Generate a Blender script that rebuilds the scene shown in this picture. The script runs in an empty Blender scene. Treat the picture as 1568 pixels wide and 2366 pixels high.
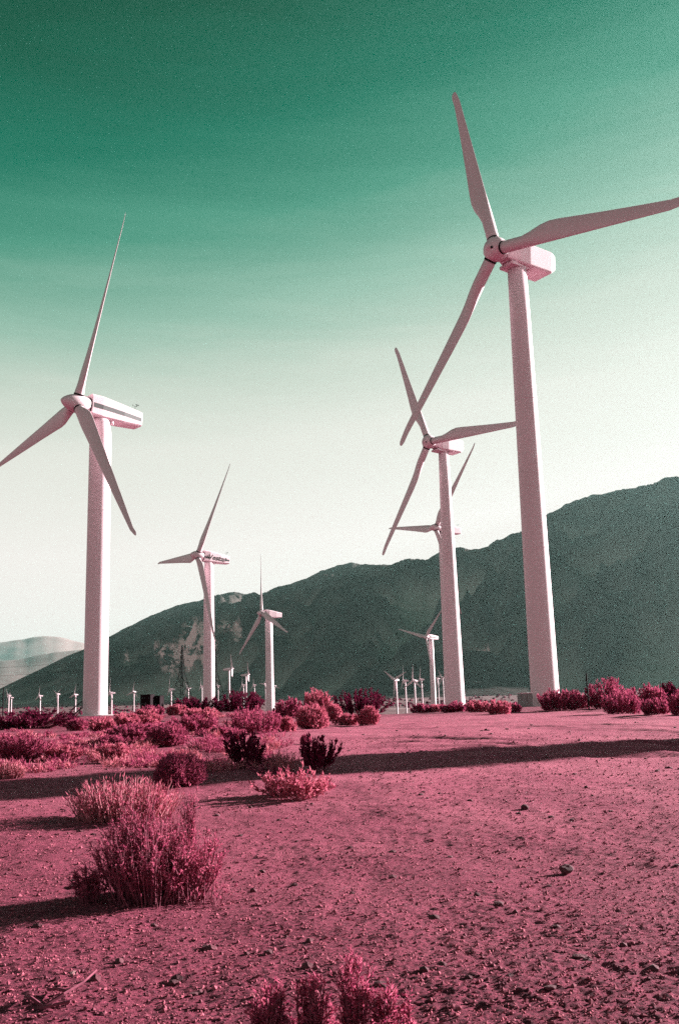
import bpy, bmesh, math
import numpy as np
from mathutils import Matrix, Vector

scene = bpy.context.scene
COL = scene.collection
R_ = math.radians

# ------------------------------------------------------------------ camera
CAM_H = 1.25
F_PX, CXP, CYP, PH = 2200.0, 784.0, 1182.5, 2365.0      # photo units: 1568 wide
PITCH, ROLL = R_(10.7), R_(1.6)
cam = bpy.data.cameras.new('camera')
cam.sensor_fit = 'VERTICAL'; cam.sensor_height = 36.0; cam.sensor_width = 24.0
cam.lens = 36.0 * F_PX / PH
cam.clip_start = 0.1; cam.clip_end = 120000
cam_ob = bpy.data.objects.new('camera', cam); COL.objects.link(cam_ob)
FWD = np.array([0, math.cos(PITCH), math.sin(PITCH)])
_up = np.array([0, -math.sin(PITCH), math.cos(PITCH)]); _rt = np.array([1.0, 0, 0])
RGT = _rt * math.cos(ROLL) - _up * math.sin(ROLL)
UPV = _up * math.cos(ROLL) + _rt * math.sin(ROLL)
m = Matrix.Identity(4)
for i in range(3):
    m[i][0] = RGT[i]; m[i][1] = UPV[i]; m[i][2] = -FWD[i]
m[2][3] = CAM_H
cam_ob.matrix_world = m
scene.camera = cam_ob

# ------------------------------------------------------------------ light
SUN_AZ, SUN_EL = 64.0, 16.0
EXPOSURE = 2.3
scene.view_settings.view_transform = 'Standard'
scene.view_settings.look = 'None'
scene.view_settings.gamma = 1.0
scene.view_settings.use_curve_mapping = False
scene.view_settings.exposure = EXPOSURE

sun = bpy.data.lights.new('sun', 'SUN'); sun.energy = 5.0; sun.angle = R_(0.5); sun.color = (1.0, 0.93, 0.90)
sun_ob = bpy.data.objects.new('sun', sun); COL.objects.link(sun_ob)
S = Vector((math.sin(R_(SUN_AZ)) * math.cos(R_(SUN_EL)), math.cos(R_(SUN_AZ)) * math.cos(R_(SUN_EL)), math.sin(R_(SUN_EL))))
sun_ob.rotation_euler = S.to_track_quat('Z', 'Y').to_euler()
sun_ob.location = (60, 30, 60)

world = bpy.data.worlds.new('World'); scene.world = world; world.use_nodes = True
wn, wl = world.node_tree.nodes, world.node_tree.links
bg = wn['Background']; bg.inputs[1].default_value = 0.1
sky = wn.new('ShaderNodeTexSky'); sky.sky_type = 'NISHITA'; sky.sun_disc = False
sky.dust_density = 0.05; sky.air_density = 1.0; sky.sun_elevation = R_(SUN_EL); sky.sun_rotation = R_(SUN_AZ)
bw = wn.new('ShaderNodeRGBToBW'); wl.new(sky.outputs[0], bw.inputs[0])
# thin cirrus veils: noise laid over the sky direction, stretched along the horizon
tc = wn.new('ShaderNodeTexCoord')
mp = wn.new('ShaderNodeMapping'); mp.inputs['Scale'].default_value = (1.1, 1.1, 9.0); mp.inputs['Rotation'].default_value = (0.0, R_(14), 0)
wl.new(tc.outputs['Generated'], mp.inputs[0])
nz = wn.new('ShaderNodeTexNoise'); nz.inputs['Scale'].default_value = 2.6; nz.inputs['Detail'].default_value = 10; nz.inputs['Roughness'].default_value = 0.66; nz.inputs['Distortion'].default_value = 0.35
wl.new(mp.outputs[0], nz.inputs[0])
cr = wn.new('ShaderNodeMapRange'); cr.inputs[1].default_value = 0.42; cr.inputs[2].default_value = 0.75
cr.inputs[3].default_value = 0.99; cr.inputs[4].default_value = 1.035
wl.new(nz.outputs[0], cr.inputs[0])
def wmath(op, a, b):
    q = wn.new('ShaderNodeMath'); q.operation = op
    for i, v in enumerate((a, b)):
        if isinstance(v, (int, float)): q.inputs[i].default_value = v
        else: wl.new(v, q.inputs[i])
    return q.outputs[0]
sep = wn.new('ShaderNodeSeparateXYZ'); wl.new(tc.outputs['Generated'], sep.inputs[0])
depth = wmath('ADD', wmath('DIVIDE', 1.0, wmath('ADD', wmath('MAXIMUM', sep.outputs[2], 0.0), 0.08)), 0.13)
tone = wmath('ADD', wmath('MULTIPLY', bw.outputs[0], 0.5), wmath('MULTIPLY', depth, 0.5))
mul = wn.new('ShaderNodeMath'); mul.operation = 'MULTIPLY'; wl.new(tone, mul.inputs[0]); wl.new(cr.outputs[0], mul.inputs[1])
dv = wn.new('ShaderNodeMath'); dv.operation = 'DIVIDE'; dv.inputs[1].default_value = 8.0; wl.new(mul.outputs[0], dv.inputs[0])
def lin(c):
    return tuple(((v / 255.0) / 12.92 if v <= 10 else ((v / 255.0 + 0.055) / 1.055) ** 2.4) for v in c)
ramp = wn.new('ShaderNodeValToRGB'); ramp.color_ramp.interpolation = 'LINEAR'
stops = [(0.80, (0, 36, 22)), (1.29, (0, 60, 41)), (1.48, (0, 86, 63)), (1.68, (12, 116, 92)), (1.90, (74, 150, 126)), (2.20, (148, 188, 169)),
         (2.55, (203, 214, 201)), (3.0, (231, 231, 222)), (4.2, (249, 242, 237)), (8.0, (254, 244, 240))]
el = ramp.color_ramp.elements
while len(el) > 1: el.remove(el[-1])
for i, (p, c) in enumerate(stops):
    e = el[0] if i == 0 else el.new(p / 8.0)
    e.position = p / 8.0; e.color = (*lin(c), 1)
wl.new(dv.outputs[0], ramp.inputs[0])
sc_ = wn.new('ShaderNodeVectorMath'); sc_.operation = 'SCALE'; sc_.inputs['Scale'].default_value = 10.0 / 2 ** EXPOSURE
wl.new(ramp.outputs[0], sc_.inputs[0]); wl.new(sc_.outputs[0], bg.inputs[0])

scene.cycles.max_bounces = 6; scene.cycles.diffuse_bounces = 3; scene.cycles.volume_bounces = 1
scene.cycles.transparent_max_bounces = 8
scene.cycles.use_denoising = False
scene.cycles.sample_clamp_indirect = 2.5

# ------------------------------------------------------------------ maths helpers
def ray(px, py):
    return (px - CXP) / F_PX * RGT + (CYP - py) / F_PX * UPV + FWD
def at(px, py, D):
    d = ray(px, py); return np.array([0, 0, CAM_H]) + d * D / d[1]

def _hash(ix, iy, seed):
    h = (ix.astype(np.int64) * 374761393 + iy.astype(np.int64) * 668265263 + seed * 2147483647) & 0xFFFFFFFF
    h = ((h ^ (h >> 13)) * 1274126177) & 0xFFFFFFFF
    return (h ^ (h >> 16)) & 0xFFFFFFFF
def perlin(x, y, seed=0):
    x = np.asarray(x, float); y = np.asarray(y, float)
    xi = np.floor(x).astype(np.int64); yi = np.floor(y).astype(np.int64); xf = x - xi; yf = y - yi
    def g(dx, dy):
        a = _hash(xi + dx, yi + dy, seed) * (2 * math.pi / 4294967296.0)
        return np.cos(a) * (xf - dx) + np.sin(a) * (yf - dy)
    u = xf * xf * xf * (xf * (xf * 6 - 15) + 10); v = yf * yf * yf * (yf * (yf * 6 - 15) + 10)
    return 1.5 * ((g(0, 0) * (1 - u) + g(1, 0) * u) * (1 - v) + (g(0, 1) * (1 - u) + g(1, 1) * u) * v)
def fbm(x, y, seed=0, o=4, gain=0.5):
    s = 0; a = 1.0
    for k in range(o):
        s = s + a * perlin(x * 2 ** k, y * 2 ** k, seed + 17 * k); a *= gain
    return s
def ridged(x, y, seed=0, o=5, gain=0.5):
    s = 0; a = 1.0; w = 1.0
    for k in range(o):
        n = 1 - np.abs(perlin(x * 2 ** k, y * 2 ** k, seed + 31 * k)); n = n * n * w; s = s + a * n; w = np.clip(n * 1.6, 0, 1); a *= gain
    return s

def terrain(x, y):
    """large form of the ground: a sandy shelf round the camera that falls away to the valley floor"""
    x = np.asarray(x, float); y = np.asarray(y, float)
    r = np.hypot(x, y); th = np.degrees(np.arctan2(x, y))
    c = 0.85e-4 + 1.35e-4 * np.exp(-((th - 3.0) / 4.5) ** 2) + 0.3e-4 * np.exp(-((th - 9) / 4) ** 2)
    q = c * np.clip(r - 25, 0, None) ** 2
    z = -16.0 * (1 - np.exp(-q / 16.0))
    z = z + 0.10 * np.exp(-(r / 90.0) ** 2) * fbm(x * 0.09 + 3.3, y * 0.09 + 8.1, 5, 3) * np.clip(r / 6.0, 0, 1)
    return z
def ground_hit(px, py):
    d = ray(px, py)
    t = np.geomspace(2, 4000, 6000)
    zz = CAM_H + d[2] * t - terrain(d[0] * t, d[1] * t)
    i = int(np.argmax(zz < 0))
    if zz[i] >= 0: return None
    tt = t[i]; x, y = d[0] * tt, d[1] * tt
    return np.array([x, y, float(terrain(x, y))])

# ------------------------------------------------------------------ mesh helpers
def mesh_np(name, V, F, mat=None, smooth=False):
    V = np.asarray(V, np.float32); F = np.asarray(F, np.int32); k = F.shape[1]
    me = bpy.data.meshes.new(name)
    me.vertices.add(len(V)); me.vertices.foreach_set('co', V.ravel())
    me.loops.add(F.size); me.loops.foreach_set('vertex_index', F.ravel())
    me.polygons.add(len(F)); me.polygons.foreach_set('loop_start', np.arange(0, F.size, k, dtype=np.int32))
    me.polygons.foreach_set('use_smooth', np.full(len(F), smooth))
    me.update(calc_edges=True)
    if mat: me.materials.append(mat)
    return me
def mesh_py(name, V, F, mat=None, smooth=False):
    me = bpy.data.meshes.new(name); me.from_pydata([tuple(v) for v in V], [], F)
    for p in me.polygons: p.use_smooth = smooth
    me.update()
    if mat: me.materials.append(mat)
    return me
def obj(name, me, parent=None, mat4=None):
    o = bpy.data.objects.new(name, me); COL.objects.link(o)
    if parent is not None: o.parent = parent
    if mat4 is not None: o.matrix_local = mat4
    return o
def tag(o, label=None, cat=None, group=None, kind=None):
    if label: o['label'] = label
    if cat: o['category'] = cat
    if group: o['group'] = group
    if kind: o['kind'] = kind
    return o
def empty(name, loc, label, cat, group=None, rz=0.0):
    o = bpy.data.objects.new(name, None); COL.objects.link(o); o.location = loc; o.rotation_euler = (0, 0, rz)
    o.empty_display_size = 0.3
    return tag(o, label, cat, group)
def lathe(rings, n=32, cap=True):
    """rings: (z, r) from the bottom up, about Z"""
    V, F = [], []
    for z, r in rings:
        for k in range(n):
            a = 2 * math.pi * k / n; V.append((r * math.cos(a), r * math.sin(a), z))
    for i in range(len(rings) - 1):
        for k in range(n):
            F.append((i * n + k, i * n + (k + 1) % n, (i + 1) * n + (k + 1) % n, (i + 1) * n + k))
    if cap:
        F.append(tuple(range(n - 1, -1, -1))); F.append(tuple((len(rings) - 1) * n + k for k in range(n)))
    return V, F
def box(x0, x1, y0, y1, z0, z1):
    V = [(x0, y0, z0), (x1, y0, z0), (x1, y1, z0), (x0, y1, z0), (x0, y0, z1), (x1, y0, z1), (x1, y1, z1), (x0, y1, z1)]
    F = [(3, 2, 1, 0), (4, 5, 6, 7), (0, 1, 5, 4), (1, 2, 6, 5), (2, 3, 7, 6), (3, 0, 4, 7)]
    return V, F
def join(parts):
    V, F = [], []
    for v, f in parts:
        b = len(V); V += list(v); F += [tuple(i + b for i in q) for q in f]
    return V, F
def bar(p, q, r=0.05, n=4):
    p, q = Vector(p), Vector(q); d = (q - p).normalized()
    a = d.orthogonal().normalized(); b = d.cross(a)
    V = []
    for c in (p, q):
        for k in range(n):
            t = 2 * math.pi * (k + 0.5) / n; V.append(tuple(c + (a * math.cos(t) + b * math.sin(t)) * r))
    F = [(k, (k + 1) % n, n + (k + 1) % n, n + k) for k in range(n)] + [tuple(range(n - 1, -1, -1)), tuple(range(n, 2 * n))]
    return V, F
def bevelled(name, V, F, mat, w, seg=2):
    bm = bmesh.new(); vs = [bm.verts.new(v) for v in V]
    for f in F: bm.faces.new([vs[i] for i in f])
    bmesh.ops.recalc_face_normals(bm, faces=bm.faces)
    bmesh.ops.bevel(bm, geom=list(bm.edges), offset=w, segments=seg, profile=0.6, affect='EDGES', clamp_overlap=True)
    me = bpy.data.meshes.new(name); bm.to_mesh(me); bm.free(); me.materials.append(mat)
    return me

# ------------------------------------------------------------------ materials
def mat(name, col, rough=0.6, var=0.0, scale=3.0, col2=None, bump=0.0, bscale=30.0, spec=0.3, detail=4, stretch=(1, 1, 1), metal=0.0, lo=0.35, hi=0.65):
    M = bpy.data.materials.new(name); M.use_nodes = True
    n, l = M.node_tree.nodes, M.node_tree.links
    b = n['Principled BSDF']; b.inputs['Roughness'].default_value = rough; b.inputs['Specular IOR Level'].default_value = spec
    b.inputs['Metallic'].default_value = metal
    t = n.new('ShaderNodeTexCoord'); mpn = n.new('ShaderNodeMapping'); mpn.inputs['Scale'].default_value = stretch
    l.new(t.outputs['Object'], mpn.inputs[0])
    if col2 is not None:
        z = n.new('ShaderNodeTexNoise'); z.inputs['Scale'].default_value = scale; z.inputs['Detail'].default_value = detail
        z.inputs['Roughness'].default_value = 0.6
        l.new(mpn.outputs[0], z.inputs[0])
        r = n.new('ShaderNodeValToRGB'); r.color_ramp.elements[0].position = lo; r.color_ramp.elements[1].position = hi
        r.color_ramp.elements[0].color = (*col, 1); r.color_ramp.elements[1].color = (*col2, 1)
        l.new(z.outputs[0], r.inputs[0]); l.new(r.outputs[0], b.inputs['Base Color'])
    else:
        b.inputs['Base Color'].default_value = (*col, 1)
    if bump:
        z2 = n.new('ShaderNodeTexNoise'); z2.inputs['Scale'].default_value = bscale; z2.inputs['Detail'].default_value = 5
        l.new(mpn.outputs[0], z2.inputs[0])
        bp = n.new('ShaderNodeBump'); bp.inputs['Strength'].default_value = bump; bp.inputs['Distance'].default_value = 0.02
        l.new(z2.outputs[0], bp.inputs['Height']); l.new(bp.outputs[0], b.inputs['Normal'])
    return M
def leaf_mat(name, c1, c2, trans=0.42):
    M = bpy.data.materials.new(name); M.use_nodes = True
    n, l = M.node_tree.nodes, M.node_tree.links
    for x in list(n):
        if x.type != 'OUTPUT_MATERIAL': n.remove(x)
    out = [x for x in n if x.type == 'OUTPUT_MATERIAL'][0]
    g = n.new('ShaderNodeNewGeometry'); r = n.new('ShaderNodeValToRGB')
    r.color_ramp.elements[0].color = (*c1, 1); r.color_ramp.elements[1].color = (*c2, 1)
    l.new(g.outputs['Random Per Island'], r.inputs[0])
    d = n.new('ShaderNodeBsdfDiffuse'); t = n.new('ShaderNodeBsdfTranslucent'); mx = n.new('ShaderNodeMixShader'); mx.inputs[0].default_value = trans
    l.new(r.outputs[0], d.inputs[0]); l.new(r.outputs[0], t.inputs[0]); l.new(d.outputs[0], mx.inputs[1]); l.new(t.outputs[0], mx.inputs[2])
    l.new(mx.outputs[0], out.inputs[0])
    return M
PAINT = mat('white_paint', (0.66, 0.485, 0.535), 0.5, scale=0.35, col2=(0.57, 0.41, 0.455), stretch=(1, 1, 0.35), lo=0.45, hi=0.8)
BLADE = mat('blade_gelcoat', (0.60, 0.45, 0.49), 0.45, scale=6.0, col2=(0.52, 0.38, 0.42), stretch=(1, 1, 0.2), lo=0.4, hi=0.8)
STRIPE = mat('grey_stripe_paint', (0.075, 0.07, 0.075), 0.5)
LETTER = mat('dark_letter_paint', (0.02, 0.018, 0.02), 0.5)
DARK = mat('dark_steel', (0.014, 0.012, 0.013), 0.8, spec=0.05)
RUST = mat('dark_cabinet_paint', (0.010, 0.004, 0.006), 0.8, spec=0.05)
GREYBOX = mat('grey_cabinet_paint', (0.20, 0.19, 0.195), 0.6, scale=3, col2=(0.16, 0.15, 0.155))
GALV = mat('galvanised_steel', (0.20, 0.19, 0.20), 0.5)
CONC = mat('concrete', (0.30, 0.24, 0.25), 0.9, scale=4, col2=(0.22, 0.17, 0.18), bump=0.4)
ROCK_P = mat('pale_rock_and_sun_patch', (0.38, 0.19, 0.205), 0.9, scale=6, col2=(0.27, 0.11, 0.13), bump=0.6)
ROCK_D = mat('brown_rock', (0.11, 0.026, 0.040), 0.9, scale=6, col2=(0.05, 0.012, 0.019), bump=0.6)
CLOD = mat('earth_clod', (0.33, 0.072, 0.11), 0.95, scale=9, col2=(0.085, 0.017, 0.032))
L_MAG = leaf_mat('magenta_leaf', (0.13, 0.012, 0.046), (0.46, 0.095, 0.165))
L_PINK = leaf_mat('pink_leaf', (0.24, 0.030, 0.070), (0.57, 0.155, 0.215))
L_NEAR = leaf_mat('bright_magenta_leaf', (0.20, 0.018, 0.062), (0.60, 0.14, 0.225))
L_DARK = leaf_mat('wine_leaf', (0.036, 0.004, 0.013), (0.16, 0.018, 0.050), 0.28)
L_STRAW = leaf_mat('straw_stalk', (0.33, 0.060, 0.098), (0.57, 0.20, 0.245), 0.25)
STEM = mat('woody_stem', (0.10, 0.014, 0.032), 0.9, scale=20, col2=(0.20, 0.045, 0.075))
STEM_P = mat('pale_stem', (0.36, 0.12, 0.15), 0.9, scale=20, col2=(0.25, 0.07, 0.095))

def ground_mat():
    M = bpy.data.materials.new('desert_sand'); M.use_nodes = True
    n, l = M.node_tree.nodes, M.node_tree.links; b = n['Principled BSDF']
    b.inputs['Roughness'].default_value = 0.95; b.inputs['Specular IOR Level'].default_value = 0.1
    t = n.new('ShaderNodeTexCoord')
    def noise(s, d=5, r=0.6):
        z = n.new('ShaderNodeTexNoise'); z.inputs['Scale'].default_value = s; z.inputs['Detail'].default_value = d; z.inputs['Roughness'].default_value = r
        l.new(t.outputs['Object'], z.inputs[0]); return z
    def rmp(src, p0, c0, p1, c1):
        r = n.new('ShaderNodeValToRGB'); e = r.color_ramp.elements
        e[0].position = p0; e[0].color = (*c0, 1); e[1].position = p1; e[1].color = (*c1, 1); l.new(src, r.inputs[0]); return r
    def mix(f, a, c):
        x = n.new('ShaderNodeMix'); x.data_type = 'RGBA'
        if isinstance(f, float): x.inputs[0].default_value = f
        else: l.new(f, x.inputs[0])
        l.new(a, x.inputs[6]); l.new(c, x.inputs[7]); return x.outputs[2]
    grain = rmp(noise(60, 4).outputs[0], 0.37, (0.080, 0.014, 0.028), 0.60, (0.400, 0.086, 0.145))
    patch = rmp(noise(0.55, 5).outputs[0], 0.38, (0.220, 0.037, 0.074), 0.66, (0.425, 0.112, 0.165))
    near = mix(0.45, grain.outputs[0], patch.outputs[0])
    # loose dark grit beside the smooth packed drive, plus painted-in foreground vignette
    grit_and_vignette = n.new('ShaderNodeVectorMath'); grit_and_vignette.operation = 'DISTANCE'; grit_and_vignette.inputs[1].default_value = (14, 30, 0); l.new(t.outputs['Object'], grit_and_vignette.inputs[0])
    gn = noise(0.35, 4); ga = n.new('ShaderNodeMath'); ga.operation = 'MULTIPLY_ADD'; ga.inputs[1].default_value = 14.0; l.new(gn.outputs[0], ga.inputs[0]); l.new(grit_and_vignette.outputs['Value'], ga.inputs[2])
    gm = n.new('ShaderNodeMapRange'); gm.inputs[1].default_value = 26; gm.inputs[2].default_value = 37; gm.inputs[3].default_value = 0.0; gm.inputs[4].default_value = 0.9; l.new(ga.outputs[0], gm.inputs[0])
    gcol = rmp(noise(48, 4).outputs[0], 0.38, (0.040, 0.006, 0.015), 0.62, (0.245, 0.043, 0.078))
    near = mix(gm.outputs[0], near, gcol.outputs[0])
    # dry scrub flats of the valley floor: brush cover and bare pale washes
    far = rmp(noise(0.013, 7, 0.7).outputs[0], 0.40, (0.065, 0.027, 0.033), 0.66, (0.16, 0.083, 0.09))
    mpn = n.new('ShaderNodeMapping'); mpn.inputs['Scale'].default_value = (0.0008, 0.005, 1); mpn.inputs['Rotation'].default_value = (0, 0, R_(-8)); l.new(t.outputs['Object'], mpn.inputs[0])
    z = n.new('ShaderNodeTexNoise'); z.inputs['Scale'].default_value = 1.0; z.inputs['Detail'].default_value = 4; l.new(mpn.outputs[0], z.inputs[0])
    wash = rmp(z.outputs[0], 0.58, (0, 0, 0), 0.66, (1, 1, 1))
    pale = n.new('ShaderNodeRGB'); pale.outputs[0].default_value = (0.28, 0.185, 0.19, 1)
    far2 = mix(wash.outputs[0], far.outputs[0], pale.outputs[0])
    ln = n.new('ShaderNodeVectorMath'); ln.operation = 'LENGTH'; l.new(t.outputs['Object'], ln.inputs[0])
    mr = n.new('ShaderNodeMapRange'); mr.inputs[1].default_value = 110; mr.inputs[2].default_value = 330; l.new(ln.outputs['Value'], mr.inputs[0])
    l.new(mix(mr.outputs[0], near, far2), b.inputs['Base Color'])
    bz = noise(75, 6, 0.75); bp = n.new('ShaderNodeBump'); bp.inputs['Strength'].default_value = 1.0; bp.inputs['Distance'].default_value = 0.02
    l.new(bz.outputs[0], bp.inputs['Height']); l.new(bp.outputs[0], b.inputs['Normal'])
    return M

# ------------------------------------------------------------------ ground: one polar sheet, fine where the camera looks
def relief(x, y):
    """clods, ripples and wheel ruts of the near ground; each wave fades out where the sheet can no longer carry it"""
    r = np.hypot(x, y); near = np.clip(r / 3.0, 0, 1)
    f = lambda wl: np.exp(-(r / (wl * 400.0)) ** 2) * near
    d0 = 0.030 * perlin(x * 0.9, y * 0.9, 3) * f(1.1) + 0.012 * fbm(x * 2.8, y * 2.8, 9, 2) * f(0.35)
    pt = 0.45 + 0.9 * np.clip(fbm(x * 0.5, y * 0.5, 77, 2) + 0.4, 0, 1)
    cl = perlin(x * 8.5, y * 8.5, 21); d0 += 0.006 * np.clip(cl - 0.05, -0.12, 1) * f(0.12) * pt
    d0 += 0.0055 * perlin(x * 17, y * 17, 33) * f(0.07) * pt
    wx, wy = x + 0.03 * perlin(x * 7, y * 7, 51), y + 0.03 * perlin(x * 7, y * 7, 52)
    pv = 0.35 + 1.1 * np.clip(fbm(x * 1.7, y * 1.7, 66, 2) + 0.35, 0, 1)
    d0 += 0.0042 * perlin(wx * 29, wy * 29, 35) * f(0.045) * pv + 0.0045 * perlin(wx * 46, wy * 46, 36) * f(0.03) + 0.004 * np.clip(perlin(wx * 23, wy * 23, 37) - 0.25, 0, 1) * f(0.05)
    # wheel ruts sweeping across the open sand on the right
    def rut(cx, cy, rad, w, dep):
        q = np.abs(np.hypot(x - cx, y - cy) - rad)
        return -dep * np.exp(-(q / w) ** 2) + 0.5 * dep * np.exp(-((q - 2.2 * w) / w) ** 2)
    k = 0.6 + 0.5 * perlin(x * 0.35, y * 0.35, 91)
    lane = np.clip((x + 1) / 4.0, 0, 1)
    for cx, cy, rad in ((-14, 3, 25), (-14, 3, 26.8), (-6, -2, 24), (-6, -2, 25.8), (-20, 10, 32), (-20, 10, 33.7), (2, 0, 17.5), (2, 0, 19.2)):
        d0 += rut(cx, cy, rad, 0.21, 0.085) * k * lane
    return d0
def build_ground():
    fine = np.radians(np.arange(-29, 29.001, 0.145))
    coarse = np.radians(np.arange(29 + 1.5, 360 - 29 - 0.2, 3.0))
    th = np.concatenate([fine, coarse])
    rr = np.concatenate([np.linspace(0.02, 2.9, 12), np.geomspace(3.0, 3.85, 20), np.geomspace(3.9, 14, 480), np.geomspace(14.1, 62, 230), np.geomspace(63.5, 900, 90), np.geomspace(950, 42000, 60)])
    TH, RR = np.meshgrid(th, rr)
    X = RR * np.sin(TH); Y = RR * np.cos(TH); Z = terrain(X, Y)
    m_ = RR < 130; Z[m_] += relief(X[m_], Y[m_])
    nT, nR = len(th), len(rr)
    V = np.stack([X, Y, Z], -1).reshape(-1, 3)
    i = np.arange(nR - 1)[:, None] * nT; j = np.arange(nT)[None, :]; jn = (j + 1) % nT
    F = np.stack([i + j, i + jn, i + nT + jn, i + nT + j], -1).reshape(-1, 4)[:, ::-1]
    me = mesh_np('ground', V, F, ground_mat(), True)
    return tag(obj('ground', me), 'pink sandy desert floor falling away to a wide valley', None, None, 'structure')
GROUND = build_ground()

# ------------------------------------------------------------------ mountains
MTN = mat('mountain_slope', (0.020, 0.017, 0.0165), 0.95, scale=0.010, col2=(0.085, 0.071, 0.068), detail=12, lo=0.36, hi=0.66, spec=0.05)
HILL = mat('dark_hill_slope', (0.016, 0.012, 0.012), 0.95, scale=0.02, col2=(0.045, 0.034, 0.033), detail=12, spec=0.02)
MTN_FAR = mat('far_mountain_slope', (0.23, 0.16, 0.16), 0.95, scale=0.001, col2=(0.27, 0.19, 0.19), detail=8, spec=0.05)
SUN_PATCHES = [(455, 1468, 34, 34), (478, 1498, 26, 34), (425, 1500, 34, 22), (395, 1525, 24, 26), (372, 1496, 16, 14), (440, 1530, 20, 18), (548, 1458, 12, 22), (520, 1446, 16, 10), (292, 1522, 7, 12), (1120, 1508, 20, 6)]  # sunlit patches of the slope, painted in as colour
def painted_sun(me, V):
    """sunlit patches painted as pale colour: their place on the slope, kept on the surface itself"""
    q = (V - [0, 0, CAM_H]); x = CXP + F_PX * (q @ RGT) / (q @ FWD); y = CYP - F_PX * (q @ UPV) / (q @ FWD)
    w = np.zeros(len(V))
    for cx, cy, rx, ry in SUN_PATCHES: w = np.maximum(w, 1.25 - ((x - cx) / rx) ** 2 - ((y - cy) / ry) ** 2)
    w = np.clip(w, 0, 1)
    at_ = me.attributes.new('pale_rock_and_sun_patch', 'FLOAT', 'POINT'); at_.data.foreach_set('value', w.astype(np.float32))
def sun_patch_nodes(M):
    n, l = M.node_tree.nodes, M.node_tree.links; b = n['Principled BSDF']
    tb = n.new('ShaderNodeTexCoord'); zb = n.new('ShaderNodeTexNoise'); zb.noise_type = 'RIDGED_MULTIFRACTAL'; zb.inputs['Scale'].default_value = 0.006; zb.inputs['Detail'].default_value = 9; l.new(tb.outputs['Object'], zb.inputs[0])
    bb = n.new('ShaderNodeBump'); bb.inputs['Strength'].default_value = 0.8; bb.inputs['Distance'].default_value = 35.0; l.new(zb.outputs[0], bb.inputs['Height']); l.new(bb.outputs[0], b.inputs['Normal'])
    src = b.inputs['Base Color'].links[0].from_socket
    a = n.new('ShaderNodeAttribute'); a.attribute_name = 'pale_rock_and_sun_patch'
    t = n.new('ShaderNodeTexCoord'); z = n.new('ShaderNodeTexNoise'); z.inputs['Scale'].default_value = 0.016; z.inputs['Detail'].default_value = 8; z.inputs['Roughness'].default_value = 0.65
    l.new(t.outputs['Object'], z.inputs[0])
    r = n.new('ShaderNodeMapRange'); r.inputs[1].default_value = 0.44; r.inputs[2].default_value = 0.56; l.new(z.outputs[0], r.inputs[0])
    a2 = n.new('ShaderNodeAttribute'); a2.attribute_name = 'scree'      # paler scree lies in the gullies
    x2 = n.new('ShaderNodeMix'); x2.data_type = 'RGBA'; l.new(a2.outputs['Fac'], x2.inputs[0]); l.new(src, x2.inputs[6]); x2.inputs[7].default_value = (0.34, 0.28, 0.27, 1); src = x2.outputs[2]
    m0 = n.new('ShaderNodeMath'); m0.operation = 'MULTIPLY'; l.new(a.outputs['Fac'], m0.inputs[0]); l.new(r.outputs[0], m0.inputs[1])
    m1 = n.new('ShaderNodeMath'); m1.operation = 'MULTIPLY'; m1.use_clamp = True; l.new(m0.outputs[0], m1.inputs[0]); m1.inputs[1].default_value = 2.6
    x = n.new('ShaderNodeMix'); x.data_type = 'RGBA'; l.new(m1.outputs[0], x.inputs[0]); l.new(src, x.inputs[6]); x.inputs[7].default_value = (0.92, 0.52, 0.56, 1); l.new(x.outputs[2], b.inputs['Base Color'])  # pale pink stands in for sunlight on the shaded slope
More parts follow.
